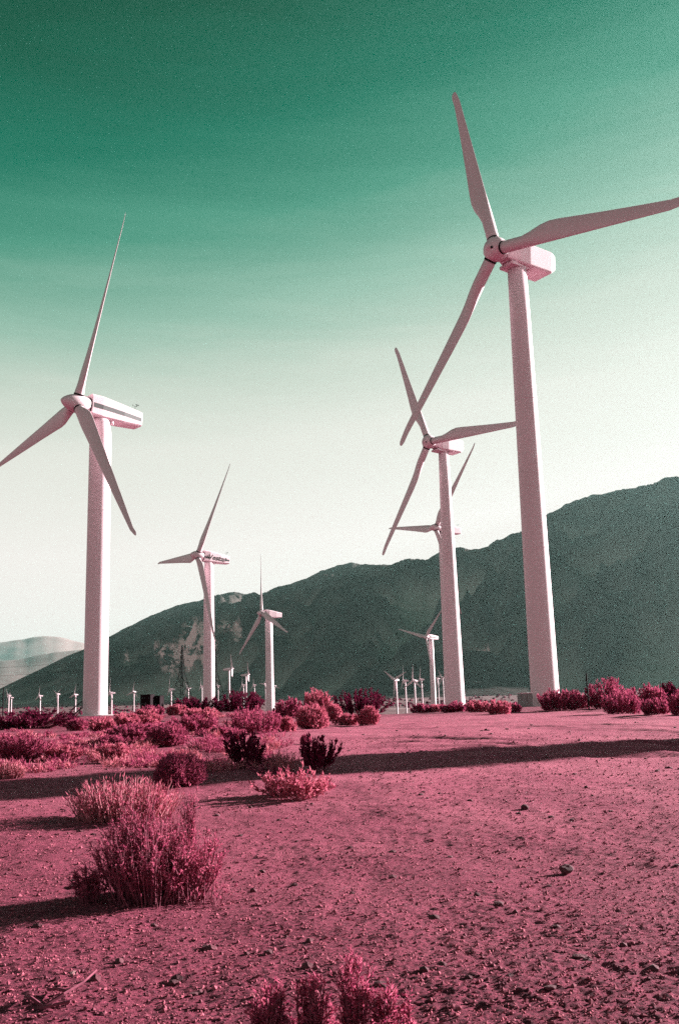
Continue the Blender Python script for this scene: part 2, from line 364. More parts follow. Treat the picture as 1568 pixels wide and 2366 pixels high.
def mountain(name, label, prof, rb_fn, dr_fn, th0, th1, nth, nr, material, seed, rough, wl, back=1.7, p=1.25, spurs=1.0):
    bear, elev = [], []
    for px, py in prof:
        d = ray(px, py); bear.append(math.degrees(math.atan2(d[0], d[1]))); elev.append(d[2] / math.hypot(d[0], d[1]))
    bear, elev = np.array(bear), np.array(elev); o = np.argsort(bear); bear, elev = bear[o], elev[o]
    th = np.linspace(th0, th1, nth)
    if PROFILE_EXT.get(name):
        ext = PROFILE_EXT[name]; bear = np.concatenate([bear, [e[0] for e in ext]]); elev = np.concatenate([elev, [e[1] for e in ext]])
        o = np.argsort(bear); bear, elev = bear[o], elev[o]
    tgt = np.interp(th, bear, elev)
    tgt = np.clip(tgt, 0.0005, None); tgt = tgt * (1 + 0.010 * fbm(th * 1.1, th * 0 + seed, seed + 9, 4, 0.6) * np.clip(tgt / 0.05, 0, 1))
    rb, dr = rb_fn(th), dr_fn(th)
    t = np.linspace(0, back, nr)
    R2 = rb[None, :] + (dr - rb)[None, :] * t[:, None]
    A = np.radians(th)[None, :].repeat(nr, 0)
    X, Y = R2 * np.sin(A), R2 * np.cos(A)
    T = t[:, None].repeat(nth, 1)
    H = (tgt * dr)[None, :]
    Sh = np.where(T <= 1, T ** p, np.clip(1 - 0.75 * ((T - 1) / (back - 1)) ** 1.3, 0, 1))
    wx = X + 0.35 * wl * perlin(X / wl * 0.8, Y / wl * 0.8, seed + 3); wy = Y + 0.35 * wl * perlin(X / wl * 0.8, Y / wl * 0.8, seed + 5)
    n1 = ridged(wx / wl, wy / wl, seed, 6, 0.55) - 0.85
    env = np.clip(T * 2.2, 0, 1) * (0.12 + 0.88 * np.clip((1.1 - T) * 1.3, 0, 1))
    Z = H * (Sh + rough * spurs * n1 * env)
    Z = np.where(T <= 1, np.maximum(Z, H * Sh * 0.25), Z)
    e = ((Z - CAM_H - 16) / R2).max(0); s = np.clip(tgt / np.clip(e, 1e-4, None), 0.2, 4)
    Z = Z * s[None, :] - 17.5
    Z = np.where(T == 0, -20, Z)
    V = np.stack([X, Y, Z], -1).reshape(-1, 3)
    i = np.arange(nr - 1)[:, None] * nth; j = np.arange(nth - 1)[None, :]
    F = np.stack([i + j, i + j + 1, i + nth + j + 1, i + nth + j], -1).reshape(-1, 4)[:, ::-1]
    me = mesh_np(name, V, F, material, True); painted_sun(me, V)
    sc2 = me.attributes.new('scree', 'FLOAT', 'POINT'); sc2.data.foreach_set('value', (np.clip(0.42 - 1.1 * n1, 0, 1) * np.clip((0.93 - T) * 8, 0, 1)).ravel().astype(np.float32))
    return tag(obj(name, me), label, None, None, 'structure')
sun_patch_nodes(MTN)
MAIN = [(-60, 1612), (0, 1592), (60, 1562), (140, 1522), (190, 1501), (250, 1472), (300, 1444), (350, 1421), (410, 1397), (460, 1386), (500, 1374), (540, 1366),
        (570, 1372), (588, 1366), (600, 1372), (650, 1352), (700, 1338), (740, 1319), (780, 1305), (810, 1298), (870, 1305), (900, 1303), (940, 1289), (985, 1291), (1012, 1276),
        (1065, 1262), (1090, 1268), (1110, 1266), (1150, 1246), (1200, 1228), (1235, 1213), (1265, 1188), (1300, 1166), (1340, 1151), (1400, 1136), (1430, 1132),
        (1500, 1117), (1530, 1104), (1568, 1100)]
PROFILE_EXT = {'mountain_ridge': [(22, 0.225), (27, 0.235), (33, 0.20), (40, 0.15), (48, 0.10), (56, 0.06), (70, 0.03), (-22, 0.006), (-30, 0.004)],
               'far_mountains': [(-24, 0.06), (-30, 0.05), (-40, 0.04), (-5, 0.02), (5, 0.01)],
               'far_ridge': [(-26, 0.05), (-40, 0.04), (-4, 0.01)], 'foothill': []}
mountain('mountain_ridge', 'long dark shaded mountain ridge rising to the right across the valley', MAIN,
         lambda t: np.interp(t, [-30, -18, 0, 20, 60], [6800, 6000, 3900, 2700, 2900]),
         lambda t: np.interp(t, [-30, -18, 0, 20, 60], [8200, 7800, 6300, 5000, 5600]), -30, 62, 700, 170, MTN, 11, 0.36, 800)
mountain('foothill', 'low dark foothill at the mountain foot behind the far turbines', [(815, 1602), (860, 1580), (920, 1552), (960, 1532), (1000, 1512), (1040, 1504), (1090, 1504), (1130, 1506), (1160, 1522), (1190, 1545), (1230, 1568), (1290, 1590), (1330, 1600)],
         lambda t: 2150 + 0 * t, lambda t: 2750 + 0 * t, 0.3, 14.8, 190, 70, HILL, 5, 0.16, 260)
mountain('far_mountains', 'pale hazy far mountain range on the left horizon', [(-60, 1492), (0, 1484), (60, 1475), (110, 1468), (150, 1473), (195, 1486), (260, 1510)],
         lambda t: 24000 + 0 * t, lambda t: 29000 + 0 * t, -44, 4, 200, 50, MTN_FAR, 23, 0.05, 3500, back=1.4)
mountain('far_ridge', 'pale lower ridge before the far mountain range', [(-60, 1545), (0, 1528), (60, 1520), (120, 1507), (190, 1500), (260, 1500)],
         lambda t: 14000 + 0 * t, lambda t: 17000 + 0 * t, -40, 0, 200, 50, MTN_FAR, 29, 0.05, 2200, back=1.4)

# ------------------------------------------------------------------ wind turbines
def blade_mesh(name, kind):
    """unit length along Z; x = chord (+ trailing edge), y = thickness"""
    if kind == 'blunt':      # long round root, belly at a third, blunt tip
        st = [(0.02, .027, 1), (0.10, .027, 1), (0.17, .027, 1), (0.22, .033, .75), (0.27, .041, .42), (0.32, .0445, .27), (0.38, .043, .22), (0.5, .0375, .19), (0.65, .031, .16), (0.8, .025, .14),
              (0.92, .0205, .13), (0.975, .018, .13), (0.993, .0135, .13), (1.0, .006, .13)]
        tw = lambda s: 14 * (1 - min(1, s / 0.9)) ** 1.5
    else:                    # short root, wide shoulder, long taper to a slim tip
        st = [(0.02, .023, 1), (0.045, .023, 1), (0.07, .027, .8), (0.10, .035, .5), (0.14, .0425, .32), (0.18, .043, .26), (0.25, .039, .22), (0.4, .0315, .18), (0.55, .0255, .16), (0.7, .0195, .14),
              (0.85, .0135, .13), (0.95, .0095, .12), (0.985, .0075, .12), (1.0, .003, .12)]
        tw = lambda s: 13 * (1 - min(1, s / 0.9)) ** 1.5
    n = 20; V, F = [], []
    le = 0.027 if kind == 'blunt' else 0.023
    for s, hc, tk in st:
        c = 2 * hc; a0 = math.radians(tw(s)); ca, sa = math.cos(a0), math.sin(a0)
        off = hc - le if kind == 'blunt' else (hc - le) * 0.55
        if s > 0.95: off = (st[-5][1] - le) * (1.0 if kind == 'blunt' else 0.55)
        for k in range(n):
            t = 2 * math.pi * k / n; cx, sy = math.cos(t), math.sin(t)
            w_ = (1 - tk)                                   # 0 circle .. 1 airfoil
            taper = 1 - w_ * 0.55 * (0.5 + 0.5 * cx) ** 1.2   # thin towards the trailing edge
            x = hc * cx + off; y = hc * tk * sy * taper
            V.append((x * ca - y * sa, x * sa + y * ca, s))
    for i in range(len(st) - 1):
        for k in range(n):
            F.append((i * n + k, i * n + (k + 1) % n, (i + 1) * n + (k + 1) % n, (i + 1) * n + k))
    F.append(tuple(range(n - 1, -1, -1))); F.append(tuple((len(st) - 1) * n + k for k in range(n)))
    me = mesh_py(name, V, F, BLADE, True)
    return me
BL = {'blunt': blade_mesh('blade_blunt', 'blunt'), 'slim': blade_mesh('blade_slim', 'slim')}
def collar_mesh(r):
    V, F = lathe([(-0.005, r * 1.02), (-0.005, r * 1.07), (0.003, r * 1.07), (0.003, r * 1.0)], 24, False); return mesh_py('root_collar', V, F, DARK, True)
COLLAR = {'blunt': collar_mesh(.027), 'slim': collar_mesh(.023)}

def loft(sections):
    """sections: (x, halfwidth, z0, z1, chamfer) -> chamfered box hull along x"""
    V, F = [], []
    for x, w, z0, z1, c in sections:
        V += [(x, -w, z0 + c), (x, -w + c, z0), (x, w - c, z0), (x, w, z0 + c), (x, w, z1 - c), (x, w - c, z1), (x, -w + c, z1), (x, -w, z1 - c)]
    for i in range(len(sections) - 1):
        for k in range(8):
            F.append((i * 8 + k, i * 8 + (k + 1) % 8, i * 8 + 8 + (k + 1) % 8, i * 8 + 8 + k))
    F.append(tuple(range(7, -1, -1))); F.append(tuple((len(sections) - 1) * 8 + k for k in range(8)))
    return V, F
SLIM_SEC = [(-1.55, 1.12, -1.25, 1.45, .22), (-3.0, 1.25, -1.40, 1.42, .22), (-6.0, 1.22, -1.36, 1.05, .22), (-8.7, 1.05, -1.20, 0.72, .2)]
BLUNT_SEC = [(-0.9, .62, -.75, .55, .12), (-2.0, 1.02, -1.05, .95, .13), (-3.2, 1.18, -1.12, 1.12, .14), (-5.9, 1.18, -1.05, 1.15, .14), (-6.5, 1.0, -.55, 1.0, .12)]
NAC = {'slim': bevelled('nacelle_slim', *loft(SLIM_SEC), PAINT, 0.06), 'blunt': bevelled('nacelle_blunt', *loft(BLUNT_SEC), PAINT, 0.06)}
def spin_x(rings, n=28, m_=PAINT, name='hub'):
    V, F = lathe(rings, n); V = [(z, y, -x) for x, y, z in V]; return mesh_py(name, V, F, m_, True)
HUB = {'slim': spin_x([(-1.42, 1.10), (-1.0, 1.18), (-0.3, 1.20), (0.3, 1.14), (0.9, 0.98), (1.4, 0.74), (1.8, 0.45), (2.05, 0.18), (2.1, 0.02)]),
       'blunt': spin_x([(-0.95, 0.72), (-0.70, 0.98), (-0.2, 1.10), (0.3, 1.10), (0.66, 0.96), (0.9, 0.66), (0.95, 0.34), (1.1, 0.28), (1.14, 0.02)])}
HUBRING = spin_x([(-1.60, 1.08), (-1.60, 1.14), (-1.44, 1.14), (-1.44, 1.06)], 28, DARK, 'hub_gap')
def stripe_part(x0, x1, z0f, z1f, z0b, z1b, m_, name, sides):
    """band 12 mm proud of the nacelle flank, following it section by section"""
    xs = sorted({x0, x1, *[s[0] for s in SLIM_SEC if x1 < s[0] < x0]}, reverse=True)
    sx = [s[0] for s in SLIM_SEC][::-1]; sw = [s[1] for s in SLIM_SEC][::-1]
    P = []
    for sgn in sides:
        V, F = [], []
        for x in xs:
            w = float(np.interp(x, sx, sw)); t = (x - x0) / (x1 - x0); a = z0f + (z0b - z0f) * t; b = z1f + (z1b - z1f) * t
            V += [(x, sgn * (w - .05), a), (x, sgn * (w + .012), a), (x, sgn * (w + .012), b), (x, sgn * (w - .05), b)]
        for i in range(len(xs) - 1):
            for k in range(4):
                F.append((i * 4 + k, i * 4 + (k + 1) % 4, i * 4 + 4 + (k + 1) % 4, i * 4 + 4 + k))
        F += [(0, 1, 2, 3), tuple(range(len(V) - 4, len(V)))]
        P.append((V, F))
    V, F = join(P); bm = bmesh.new(); vs = [bm.verts.new(v) for v in V]
    for f in F: bm.faces.new([vs[i] for i in f])
    bmesh.ops.recalc_face_normals(bm, faces=bm.faces); me = bpy.data.meshes.new(name); bm.to_mesh(me); bm.free(); me.materials.append(m_); return me
STRIPE_ME = [stripe_part(-1.75, -8.62, -.28, .34, -.62, -.12, STRIPE, 'stripe', (q,)) for q in (1, -1)]
STRIPE_A = stripe_part(-1.70, -2.75, -.62, -.12, -.62, -.12, LETTER, 'stripe', (1,))
STRIPE_B = stripe_part(-7.25, -8.62, -.66, -.16, -.66, -.16, LETTER, 'stripe', (1,))
def letters():
    cu = bpy.data.curves.new('lettering', 'FONT'); cu.body = 'Vestas'; cu.size = 1.85; cu.shear = 0.22; cu.offset = 0.03; cu.extrude = 0.01
    cu.align_x = 'CENTER'; cu.space_character = 1.08
    o = bpy.data.objects.new('tmp_text', cu); COL.objects.link(o)
    dg = bpy.context.evaluated_depsgraph_get(); me = bpy.data.meshes.new_from_object(o.evaluated_get(dg)); bpy.data.objects.remove(o); bpy.data.curves.remove(cu)
    me.materials.clear(); me.materials.append(LETTER); me.name = 'lettering'; return me

def turbine(kind, base, hubz, phi, psi, R, tilt, cone, ov, tower, label, group=None, pitch=0.0, name='wind_turbine', detail=2, stripe=None, k=1.0, chord=1.0):
    """tower: list of (fraction of height, radius). phi: bearing the rotor faces. k: size of nacelle and hub"""
    a_, ti = R_(phi), R_(tilt)
    ax = Vector((math.sin(a_) * math.cos(ti), math.cos(a_) * math.cos(ti), math.sin(ti)))
    bx, by = float(base[0]), float(base[1]); bz = float(terrain(bx, by))
    hub = Vector((ax.x * ov, ax.y * ov, hubz - bz))
    root = empty(name, (bx, by, bz), label, 'wind turbine', group)
    Yv = Vector((0, 0, 1)).cross(ax).normalized(); Zv = ax.cross(Yv)
    Mn = Matrix((( ax.x, Yv.x, Zv.x, hub.x), (ax.y, Yv.y, Zv.y, hub.y), (ax.z, Yv.z, Zv.z, hub.z), (0, 0, 0, 1))) @ Matrix.Scale(k, 4)
    top = hub.z - ax.z * ov - (1.38 if kind == 'slim' else 1.05) * k
    rings = [(-0.6, tower[0][1])] + [(top * f, r) for f, r in tower]
    dense = [rings[0]]
    for (z0, r0), (z1, r1) in zip(rings[:-1], rings[1:]):
        for i in range(1, 5): dense.append((z0 + (z1 - z0) * i / 4, r0 + (r1 - r0) * i / 4))
    tw = obj('tower', mesh_py('tower', *lathe(dense, 48 if detail > 1 else 14, True), PAINT, True), root)
    if detail > 1:
        for f in (0.34, 0.68):
            z = top * f; r = float(np.interp(f, [q[0] for q in tower], [q[1] for q in tower]))
            obj('flange_seam', mesh_py('flange_seam', *lathe([(z - .05, r + .001), (z - .04, r + .012), (z + .04, r + .012), (z + .05, r + .001)], 48, False), PAINT, True), tw)
        rt = tower[-1][1]
        obj('yaw_ring', mesh_py('yaw_ring', *lathe([(top - .02, rt * .93), (top + .34 * k, rt * .93)], 40), DARK, True), root)
    nac = obj('nacelle', NAC[kind], root, Mn)
    if detail > 1:
        if kind == 'slim':
            if stripe == 'text':
                obj('stripe', STRIPE_A, nac); obj('stripe', STRIPE_B, nac)
                me = letters()
                T = Matrix(((-1, 0, 0, -5.0), (0, 0, 1, 1.262), (0, 1, 0, -.80), (0, 0, 0, 1)))
                me.transform(T); obj('lettering', me, nac)
            elif stripe:
                for q in STRIPE_ME: obj('stripe', q, nac)
            P = [bar((-8.1, .1, .7), (-8.1, .1, 1.6), .025), bar((-8.35, .1, 1.6), (-7.75, .1, 1.6), .02), bar((-8.35, .1, 1.6), (-8.35, .1, 1.85), .05), bar((-7.75, .1, 1.6), (-7.75, .1, 1.75), .03), bar((-8.65, .1, 1.85), (-8.15, .1, 1.85), .045)]
            obj('wind_vane', mesh_py('wind_vane', *join(P), DARK), nac)
            obj('hub_gap', HUBRING, nac)
            obj('yaw_motor', mesh_py('yaw_motor', *join([lathe([(-1.85, .22), (-1.35, .22)], 12)]), PAINT, True), nac, Matrix.Translation((-4.6, .75, 0)))
        else:
            P = [bar((-5.5, .3, 1.1), (-5.5, .3, 1.55), .04), bar((-5.5, .3, 1.55), (-5.75, .3, 1.55), .05)]
            obj('wind_vane', mesh_py('wind_vane', *join(P), PAINT), nac)
            obj('hatch_rail', mesh_py('hatch_rail', *box(-5.4, -3.4, .70, .78, 1.13, 1.2), DARK), nac)
            for q in (-1.55, -2.25):
                obj('vent_slot', mesh_py('vent_slot', *box(q - .16, q + .16, -.1, .75, -1.13, -.98), DARK), nac)
            obj('bed_frame', bevelled('bed_frame', *box(-3.3, -1.2, -.85, .85, -1.32, -1.02), PAINT, .05), nac)
    hb = obj('hub', HUB[kind], root, Mn)
    if detail > 1 and kind == 'blunt':
        obj('hub_bolt', mesh_py('hub_bolt', *join([bar((.80, .45, -.25), (1.0, .52, -.3), .12, 8)]), DARK), hb)
    u, v = ax.cross(Vector((0, 0, 1))).normalized(), None
    v = u.cross(ax)
    c = R_(cone)
    for q in range(3):
        p = R_(psi + 120 * q)
        sp = (u * math.sin(p) + v * math.cos(p)) * math.cos(c) + ax * math.sin(c)
        ch = u * math.cos(p) - v * math.sin(p)
        th = sp.cross(ch)
        Mb = Matrix(((ch.x, th.x, sp.x, hub.x), (ch.y, th.y, sp.y, hub.y), (ch.z, th.z, sp.z, hub.z), (0, 0, 0, 1))) @ Matrix.Rotation(R_(pitch), 4, 'Z') @ Matrix.Diagonal((R * chord, R * chord, R, 1))
        b = obj('blade', BL[kind], root, Mb)
        if detail > 1: obj('root_collar', COLLAR[kind], b, Matrix.Translation((0, 0, (1.10 if kind == 'blunt' else 1.18) * k / R)))
    return root

PITCH_SLIM = 26
turbine('blunt', (16.9, 82.0), 40.33, 236.2, 17.07, 20.76, 3.7, -0.3, 2.5, [(0, 1.20), (.5, 1.04), (1, .86)], 'tallest white turbine with blunt blades, its tower rising from brush on the right')
turbine('blunt', (19.14, 168.0), 45.02, 234.9, 24.7, 23.17, 2.8, 0.3, 3.36, [(0, 1.64), (.5, 1.28), (1, .90)], 'white blunt-bladed turbine second from the right, partly behind the tallest one', k=1.12)
turbine('slim', (24.78, 228.0), 39.63, 240, -38.8, 23.06, 2.6, -2.8, 2.0, [(0, 1.3), (1, 1.0)], 'white turbine hidden behind another tower, only blades and nacelle end showing', k=0.8, pitch=5)
turbine('slim', (48.41, 530.0), 29.78, 230.2, -44.7, 21.53, 1.9, 3.4, 3.81, [(0, 1.5), (1, 1.3)], 'small slim-bladed turbine just left of the second tower, blade folded along its tower', stripe=True, pitch=PITCH_SLIM * .4)
turbine('slim', (-29.54, 115.0), 37.06, 226.6, -20.5, 24.12, 3.0, -0.7, 3.34, [(0, 1.42), (.9, 1.33), (.955, 1.30), (1, 1.08)], 'large white turbine with grey striped nacelle standing alone at left', stripe=True, pitch=-18, chord=1.08)
turbine('slim', (-35.32, 253.0), 38.03, 234.7, -32.3, 26.61, 4.2, -1.2, 3.32, [(0, 1.58), (.93, 1.30), (1, 1.12)], 'white turbine with dark lettering on its nacelle, left of centre', stripe='text', pitch=-10, k=1.05, chord=1.15)
turbine('slim', (-29.71, 386.0), 33.34, 239.2, 8.6, 25.18, 3.6, -0.3, 3.19, [(0, 1.65), (1, 1.48)], 'white turbine against the dark mountain, between lettered turbine and picture centre', pitch=-17, chord=1.2)
# the turbine beside the camera whose tower throws the long shadow across the sand
P0 = ground_hit(1568, 1722)
turbine('slim', (P0[0] + 46 * math.sin(R_(SUN_AZ)), P0[1] + 46 * math.cos(R_(SUN_AZ))), 38.0, 232, 15, 23.5, 3, 0, 3.3, [(0, 1.65), (.5, 1.6), (1, 1.2)], 'white turbine out of frame whose tower shadow crosses the sand', stripe=True)

FAR = [  # hub px, blade px, psi, phi, label
    (18.4, 1606, 22, 45, 235, 'first tiny turbine from the left edge of the far row'),
    (24.5, 1611, 21, 20, 235, 'tiny turbine close behind the first one at the left edge'),
    (90.5, 1606.8, 25, -5, 232, 'tiny far turbine midway between left edge and striped turbine tower, blade upright'),
    (132, 1602.7, 21, 62, 225, 'tiny far turbine with blades in a Y, left of striped turbine tower'),
    (172, 1604, 25, -12, 228, 'tiny far turbine close to the left side of the striped turbine tower'),
    (253.7, 1600, 35, 0, 240, 'tiny far turbine close to the right side of the striped turbine tower'),
    (307, 1597.3, 23, -8, 215, 'tiny far turbine just left of the two dark cabinets'),
    (391.8, 1591.6, 31, 3, 250, 'tiny far turbine right of the dark cabinets with one blade straight up'),
    (432.4, 1589, 25, 32, 230, 'tiny far turbine in front of the lattice pylon feet'),
    (464, 1585, 22, 2, 248, 'tiny far turbine hugging the left side of the lettered turbine tower'),
    (501.7, 1583.6, 19, 0, 248, 'tiny far turbine hugging the right side of the lettered turbine tower'),
    (559.7, 1582, 22, 5, 246, 'tiny far turbine between the two side-on far turbines'),
    (585.4, 1582, 20, 3, 246, 'tiny far turbine right of the shorter side-on far turbine'),
    (610.5, 1579.6, 19, 85, 225, 'tiny far turbine left of the unlettered mid-distance tower, blade level'),
    (630, 1584, 25, -104, 225, 'tiny far turbine behind the unlettered mid-distance tower, one blade poking out right'),
    (910, 1569.6, 38, 57, 222, 'leftmost of the four far turbines on the crest right of centre'),
    (931.5, 1571.6, 34, 8, 262, 'second from left of the four far turbines on the crest, rotor edge-on'),
    (952.5, 1571.6, 37, 0, 230, 'third from left of the four far turbines on the crest, blade straight up'),
    (969.6, 1569, 30, -5, 248, 'rightmost of the four far turbines on the crest right of centre'),
    (1008.5, 1567, 22, 58, 235, 'tiny turbine glimpsed just right of the small slim turbine tower'),
    (1019.5, 1565, 24, 35, 235, 'tiny turbine glimpsed against the left edge of the second tower'),
]
for px, py, rp, psi, phi, lab in FAR:
    D = F_PX * 11.5 / rp; P = at(px, py, D)
    turbine('slim', (P[0] + 1.4, P[1] + 1.0), P[2], phi, psi, 11.5, 3, 0, 1.7, [(0, .72), (1, .5)], lab, 'small far turbines on the valley floor', name='far_wind_turbine', detail=1, k=0.5, pitch=-8, chord=1.9)
for px, py, rp, psi, lab in ((536, 1544.5, 34, 4, 'taller of two far turbines seen side-on with nacelle pointing left'), (574, 1558, 30, 4, 'shorter of two far turbines seen side-on with nacelle pointing left')):
    D = F_PX * 11.5 / rp; P = at(px, py, D)
    turbine('slim', (P[0] - 2.2, P[1]), P[2], 82, psi, 11.5, 3, 0, 2.0, [(0, .8), (1, .6)], lab, 'small far turbines on the valley floor', name='far_wind_turbine', detail=1, k=0.75, pitch=35, chord=1.9)

# ------------------------------------------------------------------ brush
rng = np.random.default_rng(7)
def unit(v): return v / np.clip(np.linalg.norm(v, axis=-1, keepdims=True), 1e-9, None)
def tubes(P, r0, r1, g):
    """P (N,S,3) polylines -> three-sided tapering tubes as quads"""
    N, Sg, _ = P.shape
    T = unit(np.gradient(P, axis=1)); a = unit(np.cross(T, unit(g.normal(size=(N, 1, 3))))); b = np.cross(T, a)
    rad = np.linspace(r0, r1, Sg)[None, :, None]
    V = np.stack([P + rad * (a * math.cos(t) + b * math.sin(t)) for t in (0, 2.0944, 4.1888)], 2)   # N,S,3,3
    idx = np.arange(N * Sg * 3).reshape(N, Sg, 3)
    F = []
    for k in range(3):
        k2 = (k + 1) % 3
        F.append(np.stack([idx[:, :-1, k], idx[:, :-1, k2], idx[:, 1:, k2], idx[:, 1:, k]], -1).reshape(-1, 4))
    return V.reshape(-1, 3), np.vstack(F)
def leaves(P, D, L, W, g):
    n = len(P); L = np.broadcast_to(np.asarray(L, float), (n,))[:, None]; W = np.broadcast_to(np.asarray(W, float), (n,))[:, None]
    Sd = unit(np.cross(D, g.normal(size=(n, 3))))
    V = np.stack([P, P + D * L * 0.45 + Sd * W, P + D * L, P + D * L * 0.45 - Sd * W], 1).reshape(-1, 3)
    return V, np.arange(4 * n).reshape(n, 4)
def fan(n, g, spread, w, h, base=0.12, curve=0.25, Sg=6, jit=0.18, lo=0.0):
    """n stems that leave a root patch outwards and bend up to a mounded outline w wide and h high"""
    az = g.uniform(0, 2 * np.pi, n); q = lo + (1 - lo) * np.sqrt(g.uniform(0, 1, n)); ln = q * spread
    s = np.clip(1 - np.abs(g.normal(0, jit, n)), 0.4, 1)
    wob = 1 + 0.16 * np.sin(2 * az + g.uniform(0, 6)) + 0.12 * np.sin(3 * az + g.uniform(0, 6))
    rad = np.sin(ln) * w / 2 * s * wob
    tip = np.stack([np.cos(az) * rad, np.sin(az) * rad, np.clip(np.cos(ln), 0.05, 1) ** 0.7 * h * s * (0.9 + 0.1 * wob)], -1)
    root = np.stack([np.cos(az) * base * w * q, np.sin(az) * base * w * q, np.zeros(n)], -1)
    mid = root * 0.4 + tip * 0.6; mid[:, 2] *= (1 - curve); mid[:, :2] *= 1 + 0.25 * curve
    mid += g.normal(0, 0.03 * h, (n, 3))
    t = np.linspace(0, 1, Sg)[None, :, None]
    P = (1 - t) ** 2 * root[:, None] + 2 * t * (1 - t) * mid[:, None] + t ** 2 * tip[:, None]
    P += g.normal(0, 0.008 * h, P.shape) * t
    P[:, :, 2] = np.clip(P[:, :, 2], 0.0, None)
    return P
def along(P, t):
    """points and directions at parameters t (N,K) along polylines P (N,S,3)"""
    N, Sg, _ = P.shape; f = np.clip(t, 0, 0.999) * (Sg - 1); i = f.astype(int); fr = (f - i)[..., None]
    n = np.arange(N)[:, None]; A, B = P[n, i], P[n, i + 1]
    return A + (B - A) * fr, unit(B - A)
def make_bush(kind, w, h, seed, leaf, dens=1.0):
    """returns (stem V,F), (leaf V,F); leaf = leaf length in metres, kept near what a lens resolves at its distance"""
    g = np.random.default_rng(seed)
    kk = max(1, leaf / .02)
    if kind in ('feather', 'plume'):
        n = int(190 * dens)
        P = fan(n, g, 1.18, w, h, 0.17, 0.10, 7, 0.32) if kind == 'feather' else fan(n, g, 0.75, w, h, 0.12, 0.10, 7, 0.30)
        sub = 7; t = g.uniform(0.25, 0.95, (n, sub)); A, D = along(P, t)
        D2 = unit(D + g.normal(0, 0.35, D.shape) + [0, 0, 0.25]); Lt = h * g.uniform(0.08, 0.20, (n, sub))
        A = A.reshape(-1, 3); D2 = D2.reshape(-1, 3); Lt = Lt.reshape(-1)
        Q = np.stack([A, A + D2 * Lt[:, None] * 0.5 + g.normal(0, 0.01 * h, A.shape), A + D2 * Lt[:, None]], 1)
        st = [tubes(P, 0.0040 * kk, 0.0015 * kk, g), tubes(Q, 0.0018 * kk, 0.0009 * kk, g)]
        k = 9; t = g.uniform(0.1, 1, (len(Q), k)); B, E = along(Q, t); E = unit(E + g.normal(0, 0.5, E.shape))
        lv = leaves(B.reshape(-1, 3), E.reshape(-1, 3), leaf * g.uniform(0.6, 1.3, B.shape[0] * k), leaf * 0.13, g)
    elif kind == 'dome':
        n = int(460 * dens); P = fan(n, g, 1.5, w, h, 0.12, 0.05, 5, 0.07, lo=0.1)
        st = [tubes(P, 0.0028 * kk, 0.001 * kk, g)]
        k = 16; t = 1 - g.uniform(0, 0.75, (n, k)) ** 1.3; B, E = along(P, t); E = unit(E + g.normal(0, 0.7, E.shape))
        lv = leaves(B.reshape(-1, 3), E.reshape(-1, 3), leaf * g.uniform(0.6, 1.3, n * k), leaf * 0.15, g)
    elif kind == 'shoots':
        n = int(70 * dens); P = fan(n, g, 1.28, w, h, 0.30, 0.30, 6, 0.20)
        st = [tubes(P, 0.007 * h, 0.003 * h, g)]
        k = 90; t = 1 - g.uniform(0, 0.9, (n, k)) ** 1.1; B, E = along(P, t); E = unit(E * 0.9 + g.normal(0, 0.55, E.shape) + [0, 0, 0.35])
        lv = leaves(B.reshape(-1, 3) + g.normal(0, 0.022 * h, (n * k, 3)), E.reshape(-1, 3), leaf * g.uniform(0.5, 1.2, n * k), leaf * 0.13, g)
    elif kind == 'upright':
        n = int(34 * dens); P = fan(n, g, 0.95, w, h, 0.12, 0.22, 6, 0.24)
        st = [tubes(P, 0.010 * h, 0.004 * h, g)]
        k = 62; t = 1 - g.uniform(0, 0.72, (n, k)); B, E = along(P, t); E = unit(E * 1.1 + g.normal(0, 0.45, E.shape) + [0, 0, 0.3])
        lv = leaves(B.reshape(-1, 3) + g.normal(0, 0.014 * h, (n * k, 3)), E.reshape(-1, 3), leaf * g.uniform(0.6, 1.3, n * k), leaf * 0.17, g)
    elif kind == 'leafy':
        n = int(90 * dens); P = fan(n, g, 1.4, w, h, 0.25, 0.1, 5, 0.25)
        st = [tubes(P, 0.006, 0.003, g)]
        k = 24; t = 1 - g.uniform(0, 0.7, (n, k)); B, E = along(P, t); E = unit(E * 0.4 + g.normal(0, 0.8, E.shape) + [0, 0, .3])
        lv = leaves(B.reshape(-1, 3), E.reshape(-1, 3), leaf * g.uniform(0.6, 1.4, n * k), leaf * 0.2, g)
    else:   # dry stalks
        n = int(420 * dens); P = fan(n, g, 1.25, w, h, 0.34, 0.10, 6, 0.30)
        st = [tubes(P, 0.0026 * kk, 0.001 * kk, g)]
        k = 5; t = g.uniform(0.3, 1, (n, k)); B, E = along(P, t); E = unit(E + g.normal(0, 0.5, E.shape))
        lv = leaves(B.reshape(-1, 3), E.reshape(-1, 3), leaf * g.uniform(0.5, 1.4, n * k), leaf * 0.10, g)
    lv[0][:, 2] = np.clip(lv[0][:, 2], 0.0, None)
    sc = h / np.percentile(lv[0][:, 2], 99.3); sw = (w / 2) / np.percentile(np.hypot(lv[0][:, 0], lv[0][:, 1]), 97)
    for q in [lv[0]] + [x[0] for x in st]: q *= [sw, sw, sc]
    V, F, b = [], [], 0
    for v, f in st: V.append(v); F.append(f + b); b += len(v)
    return (np.vstack(V), np.vstack(F)), lv
